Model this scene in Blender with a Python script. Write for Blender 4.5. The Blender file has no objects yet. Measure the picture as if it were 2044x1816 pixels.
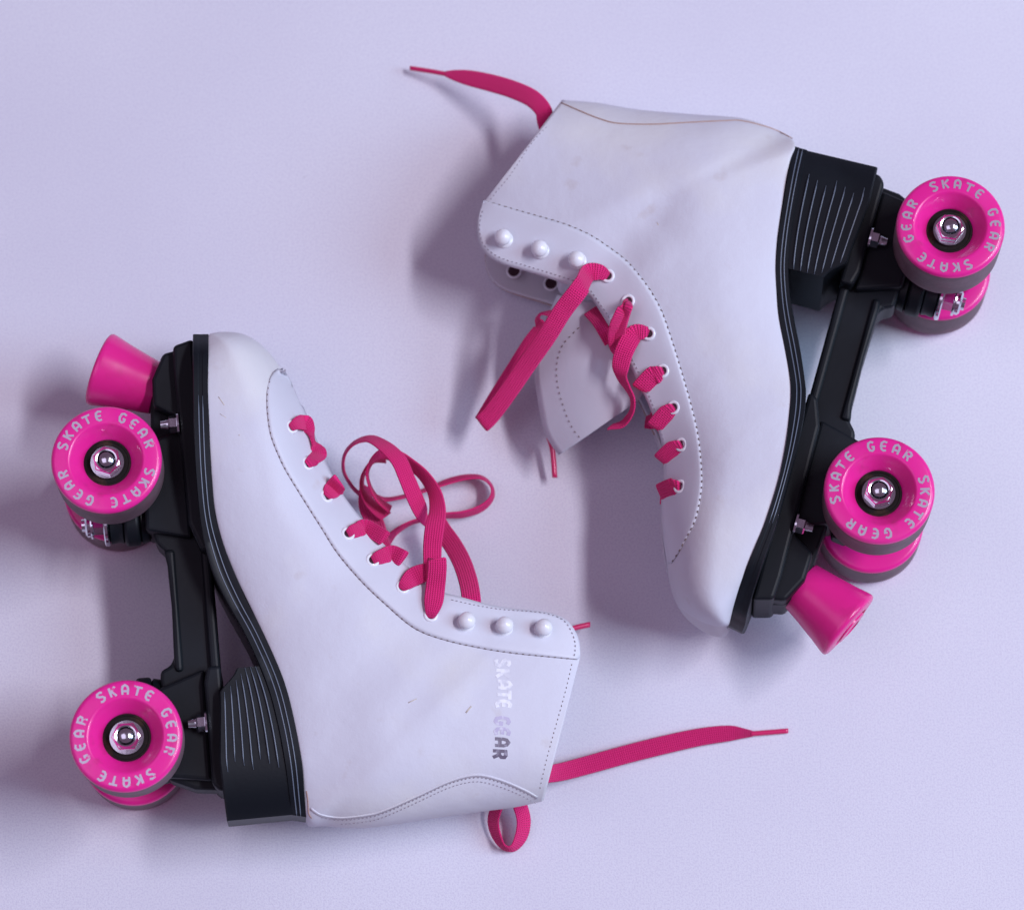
import bpy, bmesh, math, random
from mathutils import Vector, Matrix
from mathutils.bvhtree import BVHTree
random.seed(7)
S = 0.001                                   # all lengths below are millimetres
D = bpy.data
scene = bpy.context.scene
COL = scene.collection

# ------------------------------------------------------------------ camera
FPX, TILT = 5000.0, math.radians(12.4)      # focal length in reading units (2044 wide)
FW = Vector((0, math.sin(TILT), -math.cos(TILT)))
UP = Vector((0, math.cos(TILT), math.sin(TILT)))
CAM = Vector((0, 0, 105.0)) - 1232 * FW
cd = D.cameras.new('camera'); cam = D.objects.new('camera', cd); COL.objects.link(cam)
cam.location = CAM * S
cam.rotation_euler = (TILT, 0, 0)
cd.sensor_width = 36; cd.lens = FPX / 2044 * 36
cd.clip_start = 0.05; cd.clip_end = 50
cd.dof.use_dof = True; cd.dof.focus_distance = 1.245; cd.dof.aperture_fstop = 6.3
scene.camera = cam

# ------------------------------------------------------------------ world, lamps, exposure
w = D.worlds.new('World'); scene.world = w; w.use_nodes = True
bg = w.node_tree.nodes['Background']
bg.inputs[0].default_value = (0.88, 0.52, 0.84, 1); bg.inputs[1].default_value = 0.135
def area(name, loc, target, sx, sy, power, color):
    l = D.lights.new(name, 'AREA'); l.shape = 'RECTANGLE'; l.size = sx; l.size_y = sy
    l.energy = power; l.color = color
    o = D.objects.new(name, l); COL.objects.link(o); o.location = loc
    o.rotation_euler = (Vector(target) - Vector(loc)).to_track_quat('-Z', 'Y').to_euler()
    return o
# the window: long across the floor, low in height, to the right of the skates
k = area('window_light', (2.42, 0.33, 3.85), (0, 0, 0), 2.0, 0.32, 118.0, (0.92, 0.88, 1.0))
d = (Vector((0, 0, 0)) - k.location).normalized()
k.rotation_euler = Matrix((Vector((0, 1, 0)), (-d).cross(Vector((0, 1, 0))), -d)).transposed().to_euler()
area('sky_glow_light', (3.5, -0.1, 2.5), (0, 0, 0), 1.7, 2.2, 92.0, (0.52, 0.75, 1.0))
area('room_light', (-0.9, -0.2, 2.2), (0, 0, 0), 1.6, 1.6, 8.5, (0.86, 0.74, 1.0))
scene.view_settings.view_transform = 'Standard'
scene.view_settings.look = 'None'
scene.view_settings.exposure = 0.10
scene.view_settings.gamma = 1.0
scene.render.engine = 'CYCLES'

# ------------------------------------------------------------------ photo geometry helpers
def ray(u, v): return FW + Vector((1, 0, 0)) * ((u - 1022) / FPX) - UP * ((v - 908) / FPX)
def atz(u, v, z):
    r = ray(u, v); return CAM + r * ((z - CAM.z) / r.z)
def c3a(x, y): return (511 + x * .2917, 766.5 + y * .2917)
def c4a(x, y): return (766.5 + x * .3281, 1149.8 + y * .3281)
def c1b(x, y): return (766.5 + x * .3333, 85.2 + y * .3333)
def c3b(x, y): return (894.3 + x * .3283, 511 + y * .3283)
def cr(pts, n):                              # Catmull-Rom through tuples of numbers
    out = []
    m = len(pts)
    for i in range(m - 1):
        p0 = pts[max(i - 1, 0)]; p1 = pts[i]; p2 = pts[i + 1]; p3 = pts[min(i + 2, m - 1)]
        for k in range(n):
            t = k / n
            out.append(tuple(0.5 * (2 * b + (c - a) * t + (2 * a - 5 * b + 4 * c - d_) * t * t + (3 * b - a - 3 * c + d_) * t ** 3)
                             for a, b, c, d_ in zip(p0, p1, p2, p3)))
    out.append(tuple(pts[-1]))
    return out
def resample(pts, n):                        # n points at even arc length
    L = [0]
    for a, b in zip(pts, pts[1:]): L.append(L[-1] + math.dist(a, b))
    out = []; j = 0
    for i in range(n):
        s = L[-1] * i / (n - 1)
        while j < len(L) - 2 and L[j + 1] < s: j += 1
        t = (s - L[j]) / max(L[j + 1] - L[j], 1e-9)
        out.append(tuple(a + (b - a) * t for a, b in zip(pts[j], pts[j + 1])))
    return out
def interp(tab, x):
    if x <= tab[0][0]: return tab[0][1]
    for (a, b), (c, d_) in zip(tab, tab[1:]):
        if x <= c: return b + (d_ - b) * (x - a) / (c - a)
    return tab[-1][1]

# ------------------------------------------------------------------ materials
def mat(name, color, rough=.5, metal=0.0, spec=.5, coat=0.0, bump=None, stain=None, sss=0):
    m = D.materials.new(name); m.use_nodes = True; nt = m.node_tree
    b = nt.nodes['Principled BSDF']
    b.inputs['Base Color'].default_value = (*color, 1); b.inputs['Roughness'].default_value = rough
    b.inputs['Metallic'].default_value = metal; b.inputs['Specular IOR Level'].default_value = spec
    b.inputs['Coat Weight'].default_value = coat
    if sss:
        b.inputs['Subsurface Weight'].default_value = sss
        b.inputs['Subsurface Radius'].default_value = (1, .3, .5); b.inputs['Subsurface Scale'].default_value = .003
    tc = nt.nodes.new('ShaderNodeTexCoord')
    if bump:                                 # list of (scale, strength, distance)
        prev = None
        for sc, st, dist in bump:
            nz = nt.nodes.new('ShaderNodeTexNoise'); nz.inputs['Scale'].default_value = sc
            nz.inputs['Detail'].default_value = 4
            nt.links.new(tc.outputs['Object'], nz.inputs['Vector'])
            bp = nt.nodes.new('ShaderNodeBump'); bp.inputs['Strength'].default_value = st
            bp.inputs['Distance'].default_value = dist
            nt.links.new(nz.outputs['Fac'], bp.inputs['Height'])
            if prev: nt.links.new(prev.outputs[0], bp.inputs['Normal'])
            prev = bp
        nt.links.new(prev.outputs[0], b.inputs['Normal'])
    if stain:                                # (color, scale, lo, hi, amount)
        sock = None
        for scol, sc, lo, hi, amt in stain:
            nz = nt.nodes.new('ShaderNodeTexNoise'); nz.inputs['Scale'].default_value = sc
            nz.inputs['Detail'].default_value = 6
            nt.links.new(tc.outputs['Object'], nz.inputs['Vector'])
            mr = nt.nodes.new('ShaderNodeMapRange'); mr.inputs['From Min'].default_value = lo
            mr.inputs['From Max'].default_value = hi; mr.inputs['To Max'].default_value = amt
            nt.links.new(nz.outputs['Fac'], mr.inputs['Value'])
            mx = nt.nodes.new('ShaderNodeMix'); mx.data_type = 'RGBA'
            nt.links.new(mr.outputs[0], mx.inputs['Factor'])
            if sock is None: mx.inputs['A'].default_value = (*color, 1)
            else: nt.links.new(sock, mx.inputs['A'])
            mx.inputs['B'].default_value = (*scol, 1)
            sock = mx.outputs['Result']
        nt.links.new(sock, b.inputs['Base Color'])
    return m
LEATHER = mat('white_leather', (.65, .655, .735), .64, spec=.4, bump=[(18, .16, .0035), (75, .38, .0013), (900, .2, .0003)],
              stain=[((.74, .73, .68), 13, .52, .70, .55), ((.50, .42, .38), 60, .66, .78, .45), ((.62, .60, .66), 5, .45, .7, .35)])
TRIM = mat('white_leather_trim', (.65, .66, .74), .50, bump=[(90, .25, .0008), (1100, .12, .0003)],
           stain=[((.52, .45, .42), 60, .68, .80, .5), ((.60, .58, .64), 9, .5, .7, .3)])
RUBBER = mat('black_rubber', (.004, .0065, .010), .46, spec=.26, bump=[(400, .15, .0004)], stain=[((.010, .014, .019), 25, .5, .7, .6)])
LINE_GLINT = mat('rubber_line_highlight', (.13, .16, .21), .35, spec=.6)  # pale colour paints the highlight caught along the moulded lines
PLASTIC = mat('black_nylon', (.004, .006, .009), .50, spec=.24, bump=[(150, .15, .0006)], stain=[((.011, .015, .021), 18, .45, .7, .7)])
PINK = mat('pink_urethane', (.84, .020, .31), .30, spec=.45, coat=.12, sss=.12, bump=[(60, .05, .0006)],
           stain=[((.45, .03, .12), 90, .60, .74, .55), ((.90, .10, .42), 30, .55, .75, .4)])
STOP = mat('pink_rubber', (.78, .022, .26), .25, spec=.5, sss=.1, bump=[(45, .06, .0006)], stain=[((.50, .025, .15), 55, .56, .72, .5)])
TREAD = mat('grimy_tread', (.15, .088, .11), .62, bump=[(500, .4, .0006)], stain=[((.22, .13, .16), 70, .42, .65, .8), ((.30, .03, .10), 30, .6, .75, .4)])
RED = mat('worn_pink_tread', (.30, .02, .07), .5, bump=[(300, .3, .0005)])
CHROME = mat('chrome', (.72, .74, .80), .16, 1.0, bump=[(200, .1, .0004)])
ZINC = mat('zinc', (.55, .60, .64), .32, 1.0)
BEARING = mat('bearing_shield', (.012, .009, .009), .7, spec=.15, bump=[(500, .5, .0005)], stain=[((.06, .032, .02), 130, .54, .70, .8)])
DARK = mat('eyelet_hole', (.035, .008, .018), .8)
ENAMEL = mat('white_enamel', (.82, .83, .88), .28, coat=.3)
THREAD = mat('brown_thread', (.20, .15, .145), .8)
PALETHREAD = mat('pale_thread', (.36, .33, .38), .8)
EDGE = mat('raw_edge', (.42, .27, .22), .7)
SCUFF = mat('scuff', (.60, .54, .48), .8)
INK = mat('grey_foil_print', (.13, .105, .16), .45)
INK2 = mat('faded_glinting_foil_print', (.42, .38, .55), .4)  # middle tone: foil reflection put into the colour, besides fading
INK3 = mat('glinting_foil_print', (.84, .85, .90), .45, spec=.4)  # palest tone: foil reflection painted in, worn() adds the wear
def worn(m, other, sc, lo, hi):              # noise-worn print: shows other colour through
    nt = m.node_tree; b = nt.nodes['Principled BSDF']
    c = tuple(b.inputs['Base Color'].default_value)
    tc = nt.nodes.new('ShaderNodeTexCoord'); nz = nt.nodes.new('ShaderNodeTexNoise')
    nz.inputs['Scale'].default_value = sc; nz.inputs['Detail'].default_value = 5
    oi = nt.nodes.new('ShaderNodeObjectInfo'); av = nt.nodes.new('ShaderNodeVectorMath'); av.operation = 'ADD'
    nt.links.new(tc.outputs['Object'], av.inputs[0]); nt.links.new(oi.outputs['Random'], av.inputs[1])
    nt.links.new(av.outputs[0], nz.inputs['Vector'])
    mr = nt.nodes.new('ShaderNodeMapRange'); mr.inputs['From Min'].default_value = lo; mr.inputs['From Max'].default_value = hi
    nt.links.new(nz.outputs['Fac'], mr.inputs['Value'])
    mx = nt.nodes.new('ShaderNodeMix'); mx.data_type = 'RGBA'
    nt.links.new(mr.outputs[0], mx.inputs['Factor']); mx.inputs['A'].default_value = c; mx.inputs['B'].default_value = (*other, 1)
    nt.links.new(mx.outputs['Result'], b.inputs['Base Color'])
    if b.inputs['Metallic'].default_value > 0:
        mm = nt.nodes.new('ShaderNodeMath'); mm.operation = 'SUBTRACT'; mm.inputs[0].default_value = b.inputs['Metallic'].default_value
        nt.links.new(mr.outputs[0], mm.inputs[1]); mm.use_clamp = True
        nt.links.new(mm.outputs[0], b.inputs['Metallic'])
FOIL = mat('silver_foil', (.66, .62, .74), .36, .75)
worn(FOIL, (.80, .03, .30), 300, .62, .70)
worn(INK, (.35, .33, .42), 420, .50, .72)
worn(INK2, (.66, .66, .74), 420, .52, .75)
worn(INK3, (.66, .665, .74), 300, .44, .60)

def lace_material():
    m = mat('woven_pink_lace', (.78, .012, .17), .75, spec=.25)
    nt = m.node_tree; b = nt.nodes['Principled BSDF']
    uv = nt.nodes.new('ShaderNodeUVMap'); sp = nt.nodes.new('ShaderNodeSeparateXYZ')
    nt.links.new(uv.outputs[0], sp.inputs[0])
    def M(op, a, c=None):
        n = nt.nodes.new('ShaderNodeMath'); n.operation = op
        for i, x in enumerate((a, c)):
            if x is None: continue
            if isinstance(x, (int, float)): n.inputs[i].default_value = x
            else: nt.links.new(x, n.inputs[i])
        return n.outputs[0]
    # u is millimetres along, v is 0..1 across: ribs along the tape, slanted stitches within each rib
    rib = M('MULTIPLY', sp.outputs[1], 8.0)
    fr = M('ABSOLUTE', M('SUBTRACT', M('FRACT', rib), .5))
    slant = M('ADD', M('MULTIPLY', sp.outputs[0], 5.6), M('MULTIPLY', fr, 6.0))
    h = M('ADD', M('MULTIPLY', M('SUBTRACT', .5, fr), 1.2), M('MULTIPLY', M('SINE', slant), .28))
    bp = nt.nodes.new('ShaderNodeBump'); bp.inputs['Strength'].default_value = .9; bp.inputs['Distance'].default_value = .0009
    nt.links.new(h, bp.inputs['Height']); nt.links.new(bp.outputs[0], b.inputs['Normal'])
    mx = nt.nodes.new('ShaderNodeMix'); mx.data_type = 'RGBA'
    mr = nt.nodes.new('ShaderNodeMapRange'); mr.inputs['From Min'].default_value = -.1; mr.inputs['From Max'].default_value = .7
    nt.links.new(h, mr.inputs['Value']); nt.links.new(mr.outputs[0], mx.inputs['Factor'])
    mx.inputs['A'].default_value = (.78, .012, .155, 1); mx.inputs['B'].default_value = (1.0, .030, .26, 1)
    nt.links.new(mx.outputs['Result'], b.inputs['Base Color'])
    b.inputs['Sheen Weight'].default_value = .25; b.inputs['Sheen Tint'].default_value = (1, .35, .55, 1)
    return m
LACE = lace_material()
TIP = mat('lace_tip_film', (.66, .012, .13), .35, coat=.4)

# ------------------------------------------------------------------ object helpers
ORG = {}
def link(name, me, parent=None, origin=None):
    o = D.objects.new(name, me); COL.objects.link(o)
    if parent is not None:
        o.parent = parent; po = ORG[parent]
        org = origin if origin is not None else po
        o.location = (org - po) * S
    else:
        org = origin if origin is not None else Vector((0, 0, 0)); o.location = org * S
    ORG[o] = org.copy(); return o
def obj(name, V, F, mats, parent=None, origin=None, smooth=True, uv=None, midx=None, auto=None):
    org = origin if origin is not None else (ORG[parent] if parent is not None else Vector((0, 0, 0)))
    me = D.meshes.new(name)
    me.from_pydata([((Vector(p) - org) * S)[:] for p in V], [], F)
    for m in (mats if isinstance(mats, (list, tuple)) else [mats]): me.materials.append(m)
    if midx: me.polygons.foreach_set('material_index', midx)
    if uv:
        l = me.uv_layers.new(name='UVMap')
        for lp in me.loops: l.data[lp.index].uv = uv[lp.vertex_index]
    bm = bmesh.new(); bm.from_mesh(me); bmesh.ops.recalc_face_normals(bm, faces=bm.faces); bm.to_mesh(me); bm.free()
    for p in me.polygons: p.use_smooth = smooth
    o = link(name, me, parent, org)
    if auto: me.set_sharp_from_angle(angle=math.radians(auto))
    return o
def empty(name, loc, label, cat, group):
    e = D.objects.new(name, None); COL.objects.link(e); e.location = loc * S; e.empty_display_size = .02
    e['label'] = label; e['category'] = cat; e['group'] = group; ORG[e] = loc.copy(); return e
class MB:                                    # mesh builder: collects shapes of one part
    def __init__(s): s.V = []; s.F = []
    def add(s, V, F):
        n = len(s.V); s.V += [Vector(p) for p in V]; s.F += [[i + n for i in f] for f in F]
    def grid(s, rows, closed=False, cap=False):
        n = len(rows[0]); V = [p for r in rows for p in r]; F = []
        for i in range(len(rows) - 1):
            for j in range(n if closed else n - 1):
                a = i * n + j; b = i * n + (j + 1) % n
                F.append([a, b, b + n, a + n])
        if cap: F.append(list(range(n))[::-1]); F.append([(len(rows) - 1) * n + j for j in range(n)])
        s.add(V, F)
    def lathe(s, prof, base, ax, ref, n=48, cap=True):     # prof: (r, z) list along axis ax
        ax = ax.normalized(); e1 = (ref - ax * ref.dot(ax)).normalized(); e2 = ax.cross(e1)
        rows = [[base + ax * z + (e1 * math.cos(2 * math.pi * k / n) + e2 * math.sin(2 * math.pi * k / n)) * r for k in range(n)] for r, z in prof]
        s.grid(rows, True, cap)
    def obj(s, name, m, parent, **k): return obj(name, s.V, s.F, m, parent, **k)
def bevel(o, width, seg=2, angle=35):
    b = o.modifiers.new('bevel', 'BEVEL'); b.width = width * S; b.segments = seg; b.limit_method = 'ANGLE'; b.angle_limit = math.radians(angle)
    return o
def solid(o, t, off=-1):
    s = o.modifiers.new('solid', 'SOLIDIFY'); s.thickness = t * S; s.offset = off; return s

GLYPH = {
 'S': [[(.62, .88), (.42, 1), (.18, .97), (.08, .78), (.22, .58), (.48, .46), (.62, .28), (.5, .06), (.26, .0), (.05, .1)]],
 'K': [[(.1, 0), (.1, 1)], [(.62, 1), (.38, .72), (.27, .54), (.42, .3), (.64, 0)]],
 'A': [[(.08, 0), (.08, .62), (.14, .86), (.34, 1), (.54, .86), (.62, .62), (.62, 0)], [(.16, .36), (.54, .36)]],
 'T': [[(-.02, .92), (.72, .92)], [(.35, .84), (.35, 0)]],
 'E': [[(.62, .93), (.34, 1), (.14, .84), (.08, .5), (.14, .16), (.34, 0), (.62, .07)], [(.16, .5), (.56, .5)]],
 'G': [[(.62, .88), (.4, 1), (.18, .9), (.08, .5), (.18, .1), (.42, 0), (.6, .14), (.62, .42), (.40, .44)]],
 'R': [[(.1, 0), (.1, .93), (.42, .96), (.6, .84), (.6, .62), (.42, .48), (.22, .46)], [(.34, .42), (.48, .3), (.64, 0)]],
}
def strokes(ch, wd=.19):                     # flat mitred strips for a letter: list of (left pts, right pts)
    out = []
    for st in GLYPH[ch]:
        p = [Vector(q) for q in st]; L = []; R = []
        for i in range(len(p)):
            d0 = (p[i] - p[i - 1]).normalized() if i else (p[1] - p[0]).normalized()
            d1 = (p[i + 1] - p[i]).normalized() if i < len(p) - 1 else d0
            t = (d0 + d1).normalized(); n = Vector((-t.y, t.x)); k = 1 / max(n.dot(Vector((-d0.y, d0.x))), .6)
            L.append(p[i] + n * wd / 2 * k); R.append(p[i] - n * wd / 2 * k)
        out.append((L, R))
    return out

# ------------------------------------------------------------------ floor
def floor():
    m = mat('painted_board', (.74, .74, .82), .55, spec=.35, bump=[(9, .12, .005), (1500, .35, .0003)],
            stain=[((.66, .65, .75), 4, .45, .7, .7), ((.24, .20, .26), 110, .745, .78, .6), ((.58, .56, .69), 1100, .46, .60, .55)])
    nt = m.node_tree; b = nt.nodes['Principled BSDF']
    # faint brushed streaks in the paint
    tc = nt.nodes.new('ShaderNodeTexCoord'); mp = nt.nodes.new('ShaderNodeMapping'); mp.inputs['Scale'].default_value = (900, 30, 1)
    nz = nt.nodes.new('ShaderNodeTexNoise'); nz.inputs['Scale'].default_value = 1; nz.inputs['Detail'].default_value = 3
    nt.links.new(tc.outputs['Object'], mp.inputs[0]); nt.links.new(mp.outputs[0], nz.inputs['Vector'])
    bp = nt.nodes.new('ShaderNodeBump'); bp.inputs['Strength'].default_value = .07; bp.inputs['Distance'].default_value = .0006
    nt.links.new(nz.outputs['Fac'], bp.inputs['Height'])
    old = b.inputs['Normal'].links[0].from_socket; nt.links.new(old, bp.inputs['Normal']); nt.links.new(bp.outputs[0], b.inputs['Normal'])
    o = obj('floor', [(-3000, -3000, 0), (3000, -3000, 0), (3000, 3000, 0), (-3000, 3000, 0)], [[0, 1, 2, 3]], m)
    o['kind'] = 'structure'; o['label'] = 'pale lilac painted board under both skates'
floor()

# ------------------------------------------------------------------ skate frame
class Frame:
    def __init__(s, front, rear, lean=5.0):
        L = math.radians(lean)
        a1 = atz(*front, 106); a2 = atz(*rear, 106)
        s.wb = (a1 - a2).length; s.f = (a1 - a2).normalized()
        bh = s.f.cross(Vector((0, 0, 1)))
        s.a = Vector((0, 0, 1)) * math.cos(L) + bh * math.sin(L)
        s.b = s.f.cross(s.a); s.o = a1 - s.a * 52
    def P(s, u, v, h):
        r = ray(u, v); q = s.o + s.a * h
        return CAM + r * ((q - CAM).dot(s.a) / r.dot(s.a))
    def loc(s, u, v, h):
        p = s.P(u, v, h) - s.o; return p.dot(s.f), p.dot(s.b)
    def W(s, x, y, h): return s.o + s.f * x + s.b * y + s.a * h

WSOLE = [(-144, 31), (-120, 31), (-90, 29), (-60, 30), (-30, 36), (0, 42), (25, 43), (36, 42)]
def wsole(x):
    if x < -144: return max(31 * (max(0, 1 - ((-144 - x) / 42.5) ** 2.2)) ** .5, 3.5)
    if x > 36: return max(42 * (max(0, 1 - ((x - 36) / 39.5) ** 2.2)) ** .5, 3)
    return interp(WSOLE, x)

# wheel shared meshes: axis +Z is the outer face
def wheel_meshes():
    prof = [(11.6, 7.2), (12.2, 8.2), (17.2, 14.4), (17.9, 15.1), (18.6, 15.35), (19.4, 15.3), (24.6, 15.3), (25.8, 14.95), (26.6, 14.2), (27.0, 13.0)]
    full = prof + [(27.05, z) for z in (9, 4, 0, -4, -9)] + [(r, -z) for r, z in reversed(prof)] + [(11.6, 0)]
    n = 96; V = []; F = []; mi = []
    for r, z in full:
        V += [(r * math.cos(2 * math.pi * k / n), r * math.sin(2 * math.pi * k / n), z) for k in range(n)]
    m = len(full)
    for i in range(m):
        for k in range(n):
            a = i * n + k; b = i * n + (k + 1) % n; c = ((i + 1) % m) * n + (k + 1) % n; d_ = ((i + 1) % m) * n + k
            F.append([a, b, c, d_]); mi.append(1 if 9 <= i <= 14 else 0)
    def mk(name, V, F, mats, mi=None, smooth=True, auto=40):
        me = D.meshes.new(name); me.from_pydata([(Vector(p) * S)[:] for p in V], [], F)
        for q in mats: me.materials.append(q)
        if mi: me.polygons.foreach_set('material_index', mi)
        bm = bmesh.new(); bm.from_mesh(me); bmesh.ops.recalc_face_normals(bm, faces=bm.faces); bm.to_mesh(me); bm.free()
        for p in me.polygons: p.use_smooth = smooth
        if auto: me.set_sharp_from_angle(angle=math.radians(auto))
        return me
    wm = mk('wheel', V, F, [PINK, TREAD], mi)
    b = MB(); Z = Vector((0, 0, 1)); X = Vector((1, 0, 0)); O = Vector((0, 0, 0))
    for sg in (1, -1):
        b.lathe([(11.7, 6.2), (11.7, 7.0), (10.6, 7.3), (10.2, 6.9), (6.3, 6.9), (5.9, 7.4), (4.0, 7.4), (4.0, 6)], O, Z * sg, X, 48, False)
    bear = mk('bearing', b.V, b.F, [BEARING])
    b = MB()
    b.lathe([(0, 7.3), (8.0, 7.5), (8.4, 7.9), (8.2, 8.5), (5, 8.6)], O, Z, X, 40, False)             # washer
    hexp = [(6.8, 8.6), (7.2, 9.2), (7.2, 12.4), (6.6, 13.2), (5.6, 13.5)]
    b.lathe(hexp, O, Z, X, 6, False)
    b.lathe([(5.9, 13.1), (5.9, 14.2), (5.2, 15.0), (4.5, 14.8), (4.2, 13.4)], O, Z, X, 32, False)     # lock collar
    b.lathe([(3.8, 12.5), (3.8, 14.4), (3.5, 15.3), (2.6, 16.0), (1.4, 16.35), (0.01, 16.45)], O, Z, X, 32, False)
    nut = mk('axle_nut', b.V, b.F, [CHROME], None, True, 25)
    V = []; F = []
    def put(ch, ang):                        # letter centred at polar angle, reading clockwise, tops outward
        for si, (L, R) in enumerate(strokes(ch, .22)):
            n0 = len(V)
            for P_ in zip(L, R):
                for q in P_:
                    r = 19.8 + q.y * 4.6; a = ang - (q.x - .35) * 5.1 / 22.0
                    V.append((r * math.cos(a), r * math.sin(a), 15.36 + .02 * si))
            for i in range(len(L) - 1): F.append([n0 + 2 * i, n0 + 2 * i + 1, n0 + 2 * i + 3, n0 + 2 * i + 2])
    for half in (0, 180):
        for i, ch in enumerate('SKATE'): put(ch, math.radians(half - 15.6 * i))
        for i, ch in enumerate('GEAR'): put(ch, math.radians(half - 93 - 16.5 * i))
    let = mk('lettering', V, F, [FOIL], None, False, None)
    return wm, bear, nut, let
WM, BM_, NM, LM = wheel_meshes()
def matrix_from(x, y, z, loc):
    m = Matrix((x, y, z)).transposed().to_4x4(); m.translation = loc * S; return m
def put_wheel(fr, root, x, side, spin):
    """side +1: outer face up"""
    c = fr.W(x, 0, side * 36.5); z = fr.a * side
    rt = Vector((1, 0, 0)); rt = (rt - z * rt.dot(z)).normalized()      # local X = image right before spin
    up = z.cross(rt)
    s = math.radians(spin); ex = rt * math.cos(s) + up * math.sin(s); ey = z.cross(ex)
    o = D.objects.new('wheel', WM); COL.objects.link(o); o.parent = root
    o.matrix_local = Matrix.Translation(-ORG[root] * S) @ matrix_from(ex, ey, z, c)
    for nm, me in (('bearing', BM_), ('axle_nut', NM), ('lettering', LM)):
        q = D.objects.new(nm, me); COL.objects.link(q); q.parent = o

# ------------------------------------------------------------------ chassis, shared by both skates
def extr(mb, fr, poly, h0, h1):
    n = len(poly)
    V = [fr.W(x, y, h0) for x, y in poly] + [fr.W(x, y, h1) for x, y in poly]
    F = [list(range(n))[::-1], [n + i for i in range(n)]] + [[i, (i + 1) % n, n + (i + 1) % n, n + i] for i in range(n)]
    mb.add(V, F)
def nut_bolt(mb, fr, x, y, h, r=4.4, up=1.0):  # hex nut on a stud, axis pointing away from the boot
    ax = -fr.b; base = fr.W(x, y, h)
    mb.lathe([(0, 0), (r * 1.35, 0), (r * 1.35, 1.0), (r, 1.2)], base, ax, fr.f, 28, False)
    mb.lathe([(r, 1.0), (r, 4.6), (r * .84, 5.3), (r * .6, 5.6)], base, ax, fr.f, 6, False)
    mb.lathe([(r * .62, 5), (r * .62, 6.4), (r * .56, 7.0), (r * .5, 9.2), (0, 9.4)], base, ax, fr.f, 20, False)
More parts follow.
